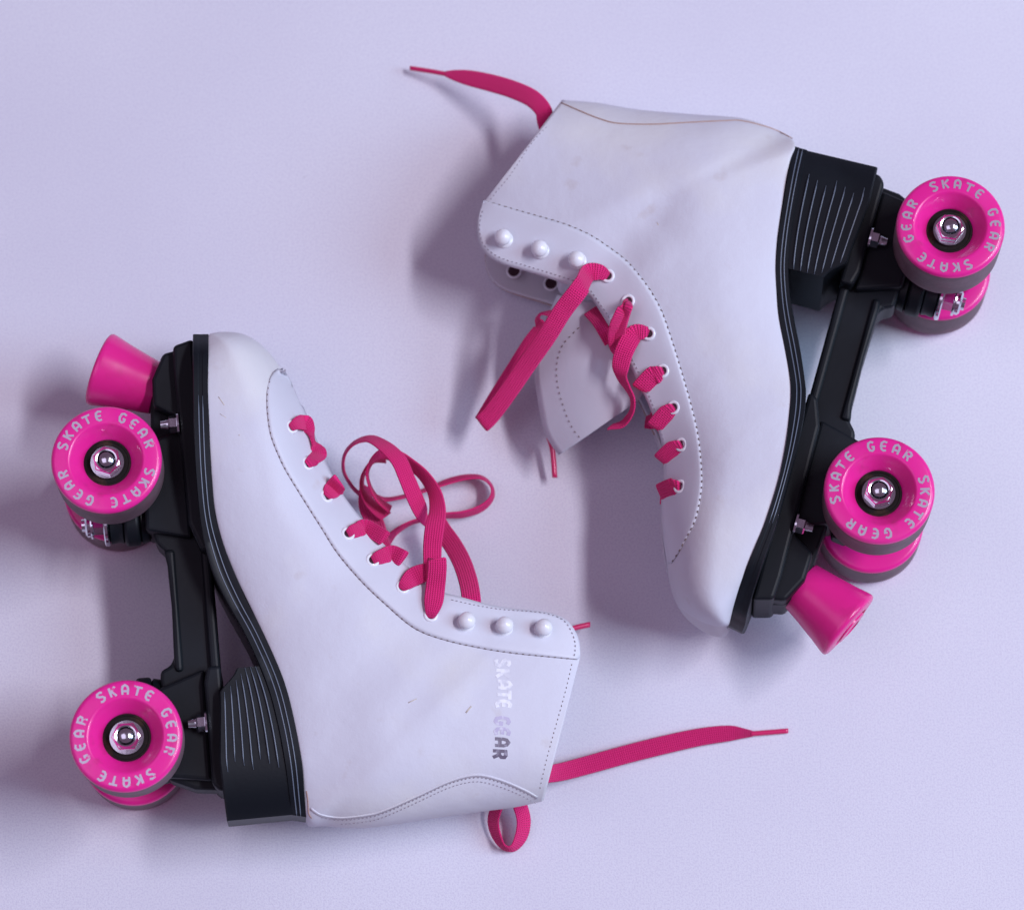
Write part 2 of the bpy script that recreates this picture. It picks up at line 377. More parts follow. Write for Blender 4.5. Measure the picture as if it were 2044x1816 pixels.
def chassis(fr, root):
    wb = fr.wb
    m = MB()
    def X(x): return x if x > -70 else x - (wb - 138.0)                   # the tail follows the rear axle
    web = [(64, 45.5), (60, 30), (46, 23), (36, 22), (10, 20), (-31, 18.5), (-36, 19.5), (-41, 24), (-49, 25.5), (-72, 26.2), (-94, 25.2), (-100, 22.5),
           (-102.5, 17), (-107, 16.7), (-125, 17), (-157, 17), (-163, 30), (-165, 46), (-114, 46.2), (-50, 45.6), (-20, 46)]
    web = [(X(x), y) for x, y in web]
    extr(m, fr, web, -11, 11)
    # ribs along both edges of the spine and the flanges under the sole
    extr(m, fr, [(X(x), y) for x, y in [(-30, 46.6), (-120, 46.9), (-120, 41.6), (-30, 41.6)]], -14.5, 14.5)
    extr(m, fr, [(X(x), y) for x, y in [(-40, 28.6), (-104, 28.6), (-104, 24.6), (-98, 24.2), (-72, 25.0), (-48, 24.4), (-40, 23)]], -13.2, 13.2)
    extr(m, fr, [(65, 46.4), (62, 36), (50, 35.4), (-30, 37), (-44, 42), (-46, 47), (10, 47)], -27, 27)
    extr(m, fr, [(X(x), y) for x, y in [(-104, 47.2), (-104, 40.5), (-112, 38.4), (-162, 38.4), (-166, 42), (-166, 47.4)]], -23.5, 23.5)
    # gussets beside the trucks
    extr(m, fr, [(63, 46.0), (60, 30.5), (47, 24), (33, 23.5), (24, 38)], -21, 21)
    # blocks the trucks are bolted to
    extr(m, fr, [(22, 38), (14, 17), (-30, 15), (-36, 38)], -17, 17)
    extr(m, fr, [(X(-160), 39), (X(-156), 15.5), (X(-112), 15.5), (X(-104), 39)], -17, 17)
    ch = m.obj('base_plate', PLASTIC, root, smooth=False); bevel(ch, 2.0, 3, 30)
    # plate fixings
    for x, y in ((21.5, 36), (-wb + 6.5, 38.4)):
        for h in (24.5 - (3 if x < 0 else 0), -24.5 + (3 if x < 0 else 0)):
            b = MB(); nut_bolt(b, fr, x, y, h); b.obj('plate_nut', CHROME, ch, auto=25)
    # trucks
    for x0, sg in ((0, 1), (-wb, -1)):       # the kingpin sits towards the middle of the skate
        kx = x0 - sg * 21.5
        t = MB()
        t.lathe([(6.2, -21), (8.0, -20), (9.0, -10), (10.5, 0), (9.0, 10), (8.0, 20), (6.2, 21)], fr.W(x0, 1, 0), fr.a, fr.f, 32)
        t.lathe([(11.6, 4), (12.8, 5), (12.8, 11), (11.6, 12)], fr.W(kx, 0, 0), fr.b, fr.f, 40)
        extr(t, fr, [(x0 + sg * 9, 9), (x0 + sg * 8, -3), (x0 - sg * 6, -6), (kx, 4.2), (kx, 11.8)], -9, 9)
        extr(t, fr, [(x0 - sg * 2, 11), (x0 + sg * 14, 19), (x0 + sg * 19, 17), (x0 + sg * 20, 10), (x0 + sg * 9, 2)], -6, 6)
        tr = t.obj('truck', PLASTIC, root, smooth=True, auto=30); bevel(tr, .8, 2, 30)
        ax = MB(); ax.lathe([(3.9, -22), (3.9, 22)], fr.W(x0, 0, 0), fr.a, fr.f, 20); ax.obj('axle', ZINC, tr, auto=30)
        c = MB()
        c.lathe([(9.5, -3.6), (11, -2.8), (10.4, 1), (11, 3.2), (10, 4.1)], fr.W(kx, 0, 0), fr.b, fr.f, 36)
        c.lathe([(10.5, 12), (12, 13), (11.2, 16.4), (10, 17)], fr.W(kx, 0, 0), fr.b, fr.f, 36)
        c.obj('cushion', RUBBER, tr, auto=40)
        kp = MB(); o_ = fr.W(kx, 0, 0)
        kp.lathe([(4, -3.6), (11.2, -3.7), (11.7, -4.3), (11.7, -5.6), (11.1, -6.2), (4, -6.3)], o_, fr.b, fr.f, 40)
        kp.lathe([(5.6, -6.2), (5.6, -11.4), (5.0, -12)], o_, fr.b, fr.f, 6)
        kp.lathe([(7.4, -11.6), (7.6, -12.2), (7.4, -12.9), (4, -13)], o_, fr.b, fr.f, 32)
        kp.lathe([(6.4, -13), (6.5, -14.6), (5.4, -15.6), (3.4, -15.8), (3.3, -17.4), (.01, -17.6)], o_, fr.b, fr.f, 32)
        kp.obj('kingpin', CHROME, tr, auto=28)
    # toe stop
    p0 = fr.W(46.8, 25.2, 0); ax = (fr.f * 12.6 - fr.b * 27).normalized()
    st = MB()
    st.lathe([(9, -3), (13.2, -1.0), (13.6, .6), (15.2, 10), (17.4, 21), (19.2, 28.4), (19.4, 30.0), (19.0, 31.0), (18.0, 31.6), (12, 32.2), (11.6, 31.0),
              (9.8, 30.6), (9.4, 32.9), (5.2, 33.3), (4.8, 28), (.01, 28)], p0, ax, fr.a, 64)
    so = st.obj('toe_stop', STOP, root, auto=38)
    sb = MB(); sb.lathe([(4.4, 27), (4.4, 29.4), (3.6, 30)], p0, ax, fr.a, 6); sb.obj('stop_bolt', ZINC, so, auto=28)
    sc = MB(); sc.lathe([(10, -9), (11.5, -8), (11.5, -1), (9, -.5)], p0, ax, fr.a, 32); sc.obj('stop_collar', PLASTIC, so, auto=30)

# ------------------------------------------------------------------ boot
def gell(t): t = min(max(t, 0), 1); return math.sqrt(max(0, 1 - (1 - t) ** 2))
def gsin(t): t = min(max(t, 0), 1); return math.sin(math.pi / 2 * t)
def section_h(q, T, h0, hR, ql, qr):
    T = max(T, h0 + .8)
    if q < ql:
        t = q / ql
        lb = min(h0 / 20, 1) * .5; left = h0 + (T - h0) * (gell(t) * (1 - lb) + gsin(t) * lb)
    else: left = T
    if q > 1 - qr:
        t = (1 - q) / qr; lam = min(hR / 16.0, 1)
        right = hR + (T - hR) * (gell(t) * (1 - lam) + gsin(t) * lam)
    else: right = T
    return min(left, right) if q < ql and q > 1 - qr else (left if q < ql else right)

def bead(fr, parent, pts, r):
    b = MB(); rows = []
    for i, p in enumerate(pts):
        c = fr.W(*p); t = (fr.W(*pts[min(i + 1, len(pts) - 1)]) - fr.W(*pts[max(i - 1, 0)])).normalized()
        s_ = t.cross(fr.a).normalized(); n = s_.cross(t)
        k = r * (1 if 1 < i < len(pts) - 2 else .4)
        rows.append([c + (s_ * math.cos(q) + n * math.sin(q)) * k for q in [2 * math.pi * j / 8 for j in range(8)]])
    b.grid(rows, True, True); return b.obj('moulded_line', LINE_GLINT, parent)
def boot(fr, root, st, dents, sole_line):
    """st: stations (Lu, Lv, Ru, Rv, T, hR, back) along the boot from toe to cuff"""
    rows = []
    for Lu, Lv, Ru, Rv, T, hR, back in st:
        h0 = 0.0
        if not back:
            x = fr.loc(Lu, Lv, 20)[0]
            for _ in range(3): x = fr.loc(Lu, Lv, wsole(x) - 1)[0]
            h0 = max(wsole(x) - 1, 0)
        rows.append((Lu, Lv, Ru, Rv, max(T, h0 + .8), h0, hR, .36 if back else .42, .58 if hR < 2 else .55))
    rows = cr(rows, 6)
    M = 40; V = []; n = 0; grid = []
    for (lx, ly, rx, ry, T, h0, hR, ql, qr) in rows:
        h0 = max(h0, 0); hR = max(hR, 0)
        up = []
        for j in range(M + 1):
            q = .5 - .5 * math.cos(math.pi * j / M)
            h = section_h(q, T, h0, hR, ql, qr)
            x, y = fr.loc(lx + (rx - lx) * q, ly + (ry - ly) * q, h)
            for (ax, ay, bx, by, wd, dep) in dents:
                dx, dy = bx - ax, by - ay; t = max(0, min(1, ((x - ax) * dx + (y - ay) * dy) / (dx * dx + dy * dy)))
                dd = math.hypot(x - ax - dx * t, y - ay - dy * t)
                fade = math.sin(math.pi * min(max(q, 0), 1)) ** .7
                h -= dep * math.exp(-(dd / wd) ** 2) * fade
            up.append((x, y, h))
        line = [fr.W(x, y, -h) for x, y, h in reversed(up)] + [fr.W(x, y, h) for x, y, h in up]
        for p in line:
            if p.z < 1.2: p.z = 1.2 + (p.z - 1.2) * .0
        grid.append(line)
    b = MB(); b.grid(grid)
    bt = b.obj('boot', LEATHER, root)
    # merge the doubled line where the two halves meet
    bm = bmesh.new(); bm.from_mesh(bt.data); bmesh.ops.remove_doubles(bm, verts=bm.verts, dist=.00002)
    bmesh.ops.recalc_face_normals(bm, faces=bm.faces); bm.to_mesh(bt.data); bm.free()
    for p in bt.data.polygons: p.use_smooth = True
    # outward normals
    import_n = sum((p.normal.dot(Vector(fr.a)) for p in bt.data.polygons if (Vector(p.center) / S + ORG[bt] - fr.o).dot(fr.a) > 25))
    if import_n < 0: bt.data.flip_normals()
    solid(bt, 2.0)
    me = bt.data
    bvh = BVHTree.FromPolygons([Vector(v.co) / S + ORG[bt] for v in me.vertices], [list(p.vertices) for p in me.polygons])
    # sole: grooved strip following the traced lines
    sl = []
    for (iu, iv, ou, ov) in sole_line:
        x = fr.loc(iu, iv, 15)[0]
        for _ in range(3): x = fr.loc(iu, iv, wsole(x))[0]
        h = wsole(x); sl.append((*fr.loc(iu, iv, h), *fr.loc(ou, ov, h), h))
    sl = cr(sl, 8)
    g = []
    tl = [(0, -1.4), (.0, 0), (.35, .0), (.40, -.25), (.62, -.25), (.67, .0), (.95, .0), (1.0, -.7)]
    for ix, iy, ox, oy, h in sl:
        hh = max(h, .8)
        up = [(ix + (ox - ix) * t, iy + (oy - iy) * t, max(hh + e, .2)) for t, e in tl]
        g.append([fr.W(*p) for p in up] + [fr.W(x, y, -h_) for x, y, h_ in reversed(up)])
    b = MB(); b.grid(g, True, True)
    for p in b.V: p.z = max(p.z, .6)
    so = b.obj('sole', RUBBER, root, auto=30)
    for t in (.37, .645):                    # thin moulded lines, their highlights painted in as a pale colour
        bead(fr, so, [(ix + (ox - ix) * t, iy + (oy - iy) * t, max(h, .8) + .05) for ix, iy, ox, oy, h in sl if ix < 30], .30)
    return bt, bvh, sl

def heel(fr, root, sl):
    """stacked heel under the back of the sole, with moulded lines"""
    back = [s for s in sl if s[2] < -104]
    n = 16; g = []
    lines = [[] for _ in range(7)]
    for i, (ix, iy, ox, oy, h) in enumerate(back):
        x = ox; f_ = (x - back[0][2]) / (back[-1][2] - back[0][2])
        full = interp([(-190, 44.5), (-178, 44.2), (-150, 43.0), (-104, 46.5)], x)
        yb = interp([(-190, 44.5), (-178, 44.2), (-150, 43.0), (-116, 46.0), (-109.5, 53), (-104, 56)], x)
        hh = max(wsole(x) - .1, 3.0)
        up = [(x, oy + .4, hh - 1)]
        NG = 7
        for k in range(NG):
            a = (k + .75) / (NG + .6)
            y = oy + (full - oy) * a
            if y > yb + 1.5 and -158 + 2.2 * (k % 3) < x: lines[k].append((x, y, hh + .1))
        up.append((x, yb + .8, hh)); up.append((x, yb, hh - .8))
        g.append([fr.W(*p) for p in up] + [fr.W(a_, b_, -h_) for a_, b_, h_ in reversed(up)])
    b = MB(); b.grid(g, True, True)
    for p in b.V: p.z = max(p.z, .4)
    hl = b.obj('heel', RUBBER, root, auto=28)
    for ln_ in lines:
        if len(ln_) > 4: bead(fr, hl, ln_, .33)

class Surf:                                  # placing things on the boot under a photo point
    def __init__(s, fr, bvh): s.fr = fr; s.bvh = bvh
    def hit(s, u, v):
        r = ray(u, v).normalized()
        p, n, i, d_ = s.bvh.ray_cast(CAM, r)
        if p is None or d_ > 1600: return None
        if n.dot(r) > 0: n = -n
        return p, n, d_
    def near(s, u, v, hgt):
        q = s.hit(u, v)
        if q: return q
        p = s.fr.P(u, v, hgt); c, n, i, d_ = s.bvh.find_nearest(p)
        if n.z < 0: n = -n
        return p, n, (p - CAM).length

def polyline(sf, pts, n=None, sm=8, hgt=20, step=None):
    pp = cr(pts, sm) if sm else pts
    if step:
        L = sum(math.dist(a, b) for a, b in zip(pp, pp[1:])); n = max(3, int(L / step))
    pp = resample(pp, n)
    return [sf.near(u, v, hgt) for u, v in pp]
def stitching(sf, pts, root, mat_, step=9.0, ln=1.25, wd=.32, lift=.15, hgt=22, name='stitching', offs=0.0):
    P_ = polyline(sf, pts, step=step, hgt=hgt); b = MB()
    for i in range(len(P_) - 1):
        p, n, _ = P_[i]; q, n2, _ = P_[i + 1]
        t = (q - p)
        if t.length > 9 or t.length < .3: continue
        t.normalize(); s_ = n.cross(t).normalized()
        t2 = (t + s_ * .25 * (1 if i % 2 else -.4)).normalized(); s2 = n.cross(t2).normalized()
        c = (p + q) / 2 + n * lift + s_ * offs
        l = ln * random.uniform(.85, 1.1)
        rows = []
        for k, r in ((-1, .3), (-.6, 1), (.6, 1), (1, .3)):
            cc = c + t2 * l * k * .62 - n * (abs(k) == 1) * .25
            rows.append([cc + (s2 * math.cos(a) + n * math.sin(a)) * wd * r for a in [math.pi * j / 3 for j in range(6)]])
        b.grid(rows, True, True)
    if b.V: return b.obj(name, mat_, root)
def seam(sf, pts, root, mat_, r=.28, lift=.05, hgt=22, name='seam'):
    P_ = polyline(sf, pts, step=5, hgt=hgt); b = MB(); rows = []
    for i, (p, n, _) in enumerate(P_):
        t = (P_[min(i + 1, len(P_) - 1)][0] - P_[max(i - 1, 0)][0]).normalized(); s_ = n.cross(t).normalized()
        rows.append([p + n * lift + (s_ * math.cos(a) * 1.3 + n * math.sin(a)) * r for a in [2 * math.pi * j / 8 for j in range(8)]])
    b.grid(rows, True, True); return b.obj(name, mat_, root)

def overlay(sf, S_, R_, root, fr, name='eyestay', t=1.1, inset=.985, mirror=True, rows_n=90, cols=14, hgt=20):
    a = resample(cr(S_, 8), rows_n); c = resample(cr(R_, 8), rows_n); g = []
    for i_, ((u0, v0), (u1, v1)) in enumerate(zip(a, c)):
        tt = t * min(1, .15 + i_ / 9)
        row = []; last = None
        for j in range(cols):
            q = j / (cols - 1) * inset
            u = u0 + (u1 - u0) * q; v = v0 + (v1 - v0) * q
            h = sf.hit(u, v)
            if h is None or (last is not None and abs(h[2] - last) > 9):
                dist = last if last is not None else (sf.fr.P(u, v, hgt) - CAM).length
                p = CAM + ray(u, v).normalized() * dist; nrm = Vector((0, 0, 1))
            else: p, nrm, last = h
            row.append(p + (nrm * .7 + fr.a * .3).normalized() * (tt if j else tt * .55))
        g.append(row)
    for _ in range(3):
        g = [[g[i][j] if j in (0, cols - 1) or i in (0, rows_n - 1) else g[i][j] * .4 + (g[i - 1][j] + g[i + 1][j] + g[i][j - 1] + g[i][j + 1]) * .15 for j in range(cols)] for i in range(rows_n)]
    b = MB(); b.grid(g); o = b.obj(name, TRIM, root)
    s_ = solid(o, t + .1)
    up = sum(p.normal.z for p in o.data.polygons)
    if up < 0: o.data.flip_normals()
    if mirror:
        b = MB()
        g2 = []
        for r in g:
            rr = []
            for p in r:
                q = p - 2 * fr.a * (p - fr.o).dot(fr.a); q.z = max(q.z, .8); rr.append(q)
            g2.append(rr)
        b.grid(g2); o2 = b.obj(name, TRIM, root); solid(o2, t, 1)
        o2['label'] = 'eyelet facing of the flap that lies underneath'
        eb = MB(); rr_ = []
        for i, r in enumerate(g2[30:]):
            p = r[-1] + fr.a * .3; t = (g2[min(i + 31, len(g2) - 1)][-1] - g2[i + 29][-1]).normalized()
            s2 = t.cross(Vector((0, 0, 1))).normalized(); n2 = s2.cross(t)
            rr_.append([p + (s2 * math.cos(q) + n2 * math.sin(q)) * .45 for q in [2 * math.pi * j / 8 for j in range(8)]])
        eb.grid(rr_, True, True); eb.obj('raw_edge', EDGE, root)
    return o

def torus(mb, c, n, R, r, ns=28, nr=10):
    e1 = n.orthogonal().normalized(); e2 = n.cross(e1); rows = []
    for i in range(ns):
        a = 2 * math.pi * i / ns; d_ = e1 * math.cos(a) + e2 * math.sin(a)
        rows.append([c + d_ * (R + r * math.cos(2 * math.pi * j / nr)) + n * r * math.sin(2 * math.pi * j / nr) * .8 for j in range(nr)])
    rows.append(rows[0]); mb.grid(rows, True)
def eyelet(sf, u, v, root, fr, mirror=True):
    p, n, _ = sf.near(u, v, 24); n = (n + fr.a * .5).normalized(); p = p + n * 1.3
    for k in ((0, 1) if mirror else (0,)):
        if k:
            p = p - 2 * fr.a * (p - fr.o).dot(fr.a); n = -(n - 2 * fr.a * n.dot(fr.a)); p.z = max(p.z, 1.5)
        b = MB(); torus(b, p, n, 2.8, .85)
        o = b.obj('eyelet', ENAMEL, root)
        b = MB(); e = n.orthogonal(); b.lathe([(.01, .12), (2.4, .12), (2.5, -.3)], p, n, e, 20, False); b.obj('eyelet_hole', DARK, root) if 0 else None
        n0 = len(o.data.vertices)
        bm = bmesh.new(); bm.from_mesh(o.data)
        vs = [bm.verts.new((q - ORG[o]) * S) for q in b.V]
        fs = [bm.faces.new([vs[i] for i in f]) for f in b.F]
        o.data.materials.append(DARK)
        for f in fs: f.material_index = 1
        bm.to_mesh(o.data); bm.free()
        for f in o.data.polygons: f.use_smooth = True
def stud(sf, u, v, root, fr, mirror=False):
    """(u, v) is the photo point of the domed head, about 6 mm above the leather"""
    p, n, _ = sf.near(u, v, 28); n = (n + fr.a).normalized()
    r = ray(u, v).normalized(); head = p - r * 6.5
    q, nn, _, _ = sf.bvh.find_nearest(head - n * 6.5); base = q + n * .7
    b = MB(); e = n.orthogonal()
    b.lathe([(.01, .2), (4.1, .25), (4.6, .6), (4.3, 1.1), (2.7, 1.5), (2.2, 2.4), (2.2, 4.2), (3.9, 4.5), (4.35, 5.1), (4.2, 6.2), (3.3, 7.5), (2.0, 8.3), (1.0, 8.7), (.01, 8.85)],
            base, n, e, 36, False)
    b.obj('lace_stud', ENAMEL, root, auto=60)

def ribbon(mb, uvs, pts, sub=10, w=9.3, t=1.35, taper=None):
    """pts: (world point, roll degrees, width). Closed tape with rounded edges"""
    P_ = cr([(*p, r, ww) for p, r, ww in pts], sub)
    n = len(P_); L = 0; rows = []
    prev = None
    for i, (x, y, z, r, ww) in enumerate(P_):
        p = Vector((x, y, z)); a = Vector(P_[max(i - 1, 0)][:3]); c = Vector(P_[min(i + 1, n - 1)][:3])
        T = (c - a).normalized(); Vw = (CAM - p).normalized()
        sd = T.cross(Vw)
        if sd.length < .62 and prev is not None: sd = prev - T * prev.dot(T)
        sd.normalize()
        if prev is not None and sd.dot(prev) < 0: sd = -sd
        prev = sd
        up = sd.cross(T).normalized(); rr = math.radians(r)
        wd = sd * math.cos(rr) + up * math.sin(rr); nn = -sd * math.sin(rr) + up * math.cos(rr)
        if i: L += (p - Vector(P_[i - 1][:3])).length
        tt = t * (1 + .9 * max(0, (7.5 - ww) / 7.5))
        row = []; K = 16
        for k in range(K):
            an = 2 * math.pi * k / K; ca, sa = math.cos(an), math.sin(an)
            X_ = math.copysign(abs(ca) ** .55, ca) * ww / 2; Y_ = math.copysign(abs(sa) ** .8, sa) * tt / 2
            q = p + wd * X_ + nn * Y_
            if q.z < .5: q.z = .5 + (k % 2) * .01
            row.append(q); uvs.append((L, .5 + X_ / max(ww, 1)))
        rows.append(row)
    mb.grid(rows, True, True)

# ================================================================== the two skates
GRP = 'pair of white roller skates with pink wheels'

def build_a():
    fr = Frame((212, 916), (251, 1467.6))
    root = empty('roller_skate', Vector((fr.o.x + 110, fr.o.y - 80, 0)),
                 'roller skate lying toe up, faded lettering on its white shaft and lace in tangled loops', 'roller skate', GRP)
    st = [(416, 669, 420, 666, 4, 0, 0), (416, 676, 446, 662.5, 20, 0, 0), (415.5, 700, 482, 666, 31, 0, 0), (415.5, 730, 515, 683, 37, 0, 0),
          (415, 780, 549, 718, 41, 0, 0), (417, 830, 583, 775, 43, 1, 0), (419, 890, 614, 838, 44, 6, 0), (423, 960, 648, 920, 43, 12, 0),
          (429, 1020, 682, 985, 41, 16, 0), (445, 1085, 727, 1044, 39, 19, 0), (470, 1150, 768, 1089, 37, 21, 0), (505, 1222, 820, 1137, 36, 22, 0),
          (545, 1310, 868, 1177, 36, 23, 0), (578, 1405, 922, 1192, 36, 24, 0), (602, 1520, 975, 1206, 36, 24, 0), (611, 1630, 1029, 1215, 36, 24, 0),
          (650, 1647, 1070, 1218, 36, 24, 1), (740, 1650, 1105, 1225, 35, 24, 1), (860, 1632, 1133, 1239, 33.5, 24, 1), (960, 1618, 1149, 1261, 32, 24, 1),
          (1030, 1609, 1157, 1285, 31, 24, 1), (1085, 1597, 1157, 1316, 30, 24, 1)]
    sole = [(416, 667, 385, 667), (416, 690, 384.5, 690), (416, 716, 384.5, 716), (415, 770, 385, 765), (418, 868, 387, 868), (422, 950, 391, 950), (432, 1040, 400, 1040),
            (459, 1122, 420, 1128), (489, 1192, 448, 1192), (530, 1272, 492, 1272), (567, 1359, 531, 1362), (588, 1440, 553, 1440), (602, 1520, 568, 1520),
            (608, 1590, 577, 1590), (611, 1630, 582, 1626)]
    L = fr.loc
    dents = [(*L(690, 1380, 35), *L(820, 1260, 30), 14, 1.6), (*L(640, 1180, 35), *L(720, 1120, 35), 12, 1.0), (*L(900, 1400, 35), *L(760, 1440, 35), 20, -2.2),
             (*L(1010, 1560, 20), *L(850, 1590, 20), 12, 1.2), (*L(600, 1000, 40), *L(660, 1060, 38), 8, .8), (*L(500, 800, 40), *L(530, 960, 40), 9, .7),
             (*L(880, 1330, 34), *L(800, 1440, 34), 7, .7), (*L(960, 1380, 34), *L(900, 1480, 34), 8, .6)]
    bt, bvh, sl = boot(fr, root, st, dents, sole)
    heel(fr, root, sl); chassis(fr, root)
    sf = Surf(fr, bvh)
    put_wheel(fr, root, 0, 1, 164); put_wheel(fr, root, -fr.wb, 1, 124)
    put_wheel(fr, root, 0, -1, 20); put_wheel(fr, root, -fr.wb, -1, 75)
    Sline = [(563, 738), (553, 736), (538, 757), (532.5, 786), (533.5, 826), (540, 868), (555, 908), (571, 941), (607, 1000), (642, 1055), (674, 1105), (721, 1160),
             (767, 1204), (826, 1253), (887, 1277), (963, 1294), (1029, 1304), (1094, 1310.6), (1152, 1316)]
    Rline = [(570, 743), (576, 750), (585, 770), (596, 795), (606, 820), (614, 838), (648, 920), (682, 985), (727, 1044), (768, 1089), (820, 1137), (868, 1177),
             (922, 1192), (975, 1206), (1029, 1215), (1095, 1222.5), (1131, 1238), (1149, 1261), (1156, 1285), (1156, 1312)]
    overlay(sf, Sline, Rline, bt, fr)
    stitching(sf, Sline[2:], bt, THREAD, 12.5, 1.2, .27, .5)
    seam(sf, Sline[2:], bt, PALETHREAD, .18, .1)
    stitching(sf, [(898, 1199), (950, 1210), (1000, 1218), (1060, 1222), (1094, 1227), (1124, 1239), (1141, 1265), (1147, 1290), (1144, 1312)], bt, PALETHREAD, 8.5, 1.0, .26, 1.35)
    stitching(sf, [(1142, 1322), (1131, 1370), (1118, 1418), (1095, 1500), (1084, 1545), (1077, 1576)], bt, THREAD, 9, .9, .22, .1)
    stay = [(620, 1612), (640, 1625), (680, 1631), (730, 1626), (766, 1617), (832, 1588), (898, 1558), (950, 1546), (996, 1555), (1045, 1575), (1072, 1590)]
    seam(sf, stay, bt, LEATHER, .45, .0, 8)
    seam(sf, [(u, v + 3) for u, v in stay], bt, PALETHREAD, .25, .1, 8)
    stitching(sf, [(u, v + 5) for u, v in stay[1:]], bt, PALETHREAD, 8, .9, .24, .25, 8)
    stitching(sf, [(u - 1, v + 13) for u, v in stay[2:]], bt, PALETHREAD, 8, .9, .24, .25, 8)
    seam(sf, [(612, 1578), (615, 1600), (616, 1622), (622, 1632)], bt, EDGE, .25, .1, 8)
    seam(sf, [(537, 759), (543, 746), (550, 739)], bt, PALETHREAD, .18, .4, 8)
    ey = [(579.5, 854), (611.6, 927), (649.6, 992.6), (693, 1067), (743, 1119.5), (802.7, 1173.4), (859.6, 1229)]
    for e in ey: eyelet(sf, *e, bt, fr)
    for e in ((932, 1238), (1007.6, 1247), (1086, 1251.5)): stud(sf, *e, bt, fr)
    for pts, r_ in (([(436, 792), (442, 800), (448, 809)], .22), ([(439, 826), (452, 834)], .15), ([(930, 1422), (935, 1416), (941, 1409)], .4), ([(477, 868), (478.5, 869)], .3), ([(815, 1402), (832, 1394)], .25)):
        seam(sf, pts, bt, SCUFF, r_, -.12 if r_ > .3 else -.05, 30, name='scuff')
    # printed name, reading down the shaft
    def letters(chs, pts, m, scl=1.0):
        b = MB()
        for ch, (cu, cv) in zip(chs, pts):
            for si, (Lp, Rp) in enumerate(strokes(ch, .27)):
                row = []
                for q1, q2 in zip(Lp, Rp):
                    row.append([])
                    for q in (q1, q2):
                        u = cu + (q.y - .5) * 27; v = cv + (q.x - .35) * 24.5 + (q.y - .5) * 1.5
                        p, n, _ = sf.near(u, v, 30); row[-1].append(p + n * (.12 + .02 * si))
                b.grid(row)
        b.obj('lettering', m, bt, smooth=False)
    letters('AR', [(1001.5, 1481), (997.5, 1504.5)], INK)
    letters('GE', [(1002.5, 1438), (1002.5, 1460)], INK2)
    letters('SKATE', [(1003, 1322), (1004, 1344), (1006, 1366), (1006, 1386), (1005, 1405)], INK3)
    # tongue lying inside the opening
    tongue_inside(fr, root, st)
    # lace
    b = MB(); uv = []
    def sp(u, v, h=1.2, n_=None):
        p, n, _ = sf.near(u, v, 24)
        if (p - fr.o).dot(fr.a) < 9: p, n = fr.P(u, v, 24), fr.a
        return p + (n + fr.a).normalized() * h
    Pt = lambda u, v, h: fr.P(u, v, h)
    def stub(e, mid, edge, wd=9.0, dr=10, over=6):
        E_ = sp(*edge, 2.0); M_ = sp(*mid, 2.3); H_ = sp(*e, 2.3); dd = (E_ - M_).normalized()
        st0 = sp(e[0] - (mid[0] - e[0]) * .02, e[1] - (mid[1] - e[1]) * .02, 1.2)
        ribbon(b, uv, [(st0, 0, 3.8), (H_.lerp(M_, .22), 0, 6.8), (H_.lerp(M_, .6), 0, wd * .94), (M_, 0, wd), (E_, 0, wd), (E_ + dd * 1.0 - fr.a * 1.8, 0, wd),
                       (E_ - dd * .5 - fr.a * 4.4, 0, wd), (E_ - dd * 4 - fr.a * 6.5, 0, wd), (E_ - dd * 10 - fr.a * 10, 0, wd)], sub=7)
    # hourglass between the two lowest eyelets
    ribbon(b, uv, [(sp(577.5, 856, 1.3), 0, 3.8), (sp(583, 852.5, 3.0), 4, 5.4), (sp(590, 850, 3.6), 6, 7.4), (sp(601, 850, 3.8), 0, 8.8), (sp(610, 861, 3.6), 20, 7), (sp(616, 874, 3.2), 60, 4.4), (sp(620, 886, 3.0), 70, 3.8),
                   (sp(626, 899, 3.2), 20, 7.4), (sp(629, 912, 3.6), 0, 8.8), (sp(621, 921, 3.4), 0, 7.4), (sp(614, 926.5, 2.8), 0, 5.4), (sp(610.5, 929, 1.3), 0, 4)])
    stub(ey[2], (662, 979), (673, 967), 9.4); stub(ey[3], (728, 1056), (762, 1075), 8.2); stub(ey[4], (780, 1108), (800, 1116), 8.6)
    ribbon(b, uv, [(sp(799.5, 1176.5, .9), 0, 3.8), (sp(806, 1170, 2.2), 0, 6.5), (sp(822, 1156, 2.6), 0, 9.6), (sp(842, 1148, 3.0), 5, 9.6), (sp(862, 1146, 2.0), 10, 9), (Pt(880, 1148, 14), 20, 8)])
    z = atz
    def c(x, y, zz): return z(*c3a(x, y), zz)
    # strand from the top eyelet up to its fold
    ribbon(b, uv, [(sp(859.5, 1233, .9), 0, 3.8), (sp(860.5, 1224, 2.8), 0, 6.8), (sp(864, 1205, 4), 0, 9.6), (sp(866, 1180, 6), 0, 9.8), (sp(867, 1150, 8), 0, 9.6), (sp(866, 1131, 8.5), 0, 9.4),
                   (sp(866, 1128, 6.5), 0, 9.2), (sp(866, 1136, 5.0), 0, 9.2), (sp(866, 1160, 4.2), 0, 9)])
    ribbon(b, uv, [(c(1212, 1330, 62), 0, 9.2), (c(1207, 1230, 62), 0, 9.2), (c(1208, 1100, 60), 5, 9.6), (c(1222, 980, 58), 10, 10), (c(1240, 860, 51), 25, 9.6), (c(1218, 740, 45), 40, 9.4), (c(1150, 630, 40), 50, 9.4),
                   (c(1060, 550, 37), 52, 9.4), (c(970, 500, 36), 42, 9.4), (c(880, 478, 35), 50, 9.4), (c(800, 520, 34), 74, 9.4), (c(762, 610, 33), 84, 9.4), (c(785, 710, 31), 82, 9.4), (c(840, 795, 30), 74, 9.4),
                   (c(920, 858, 28), 66, 9.4)])
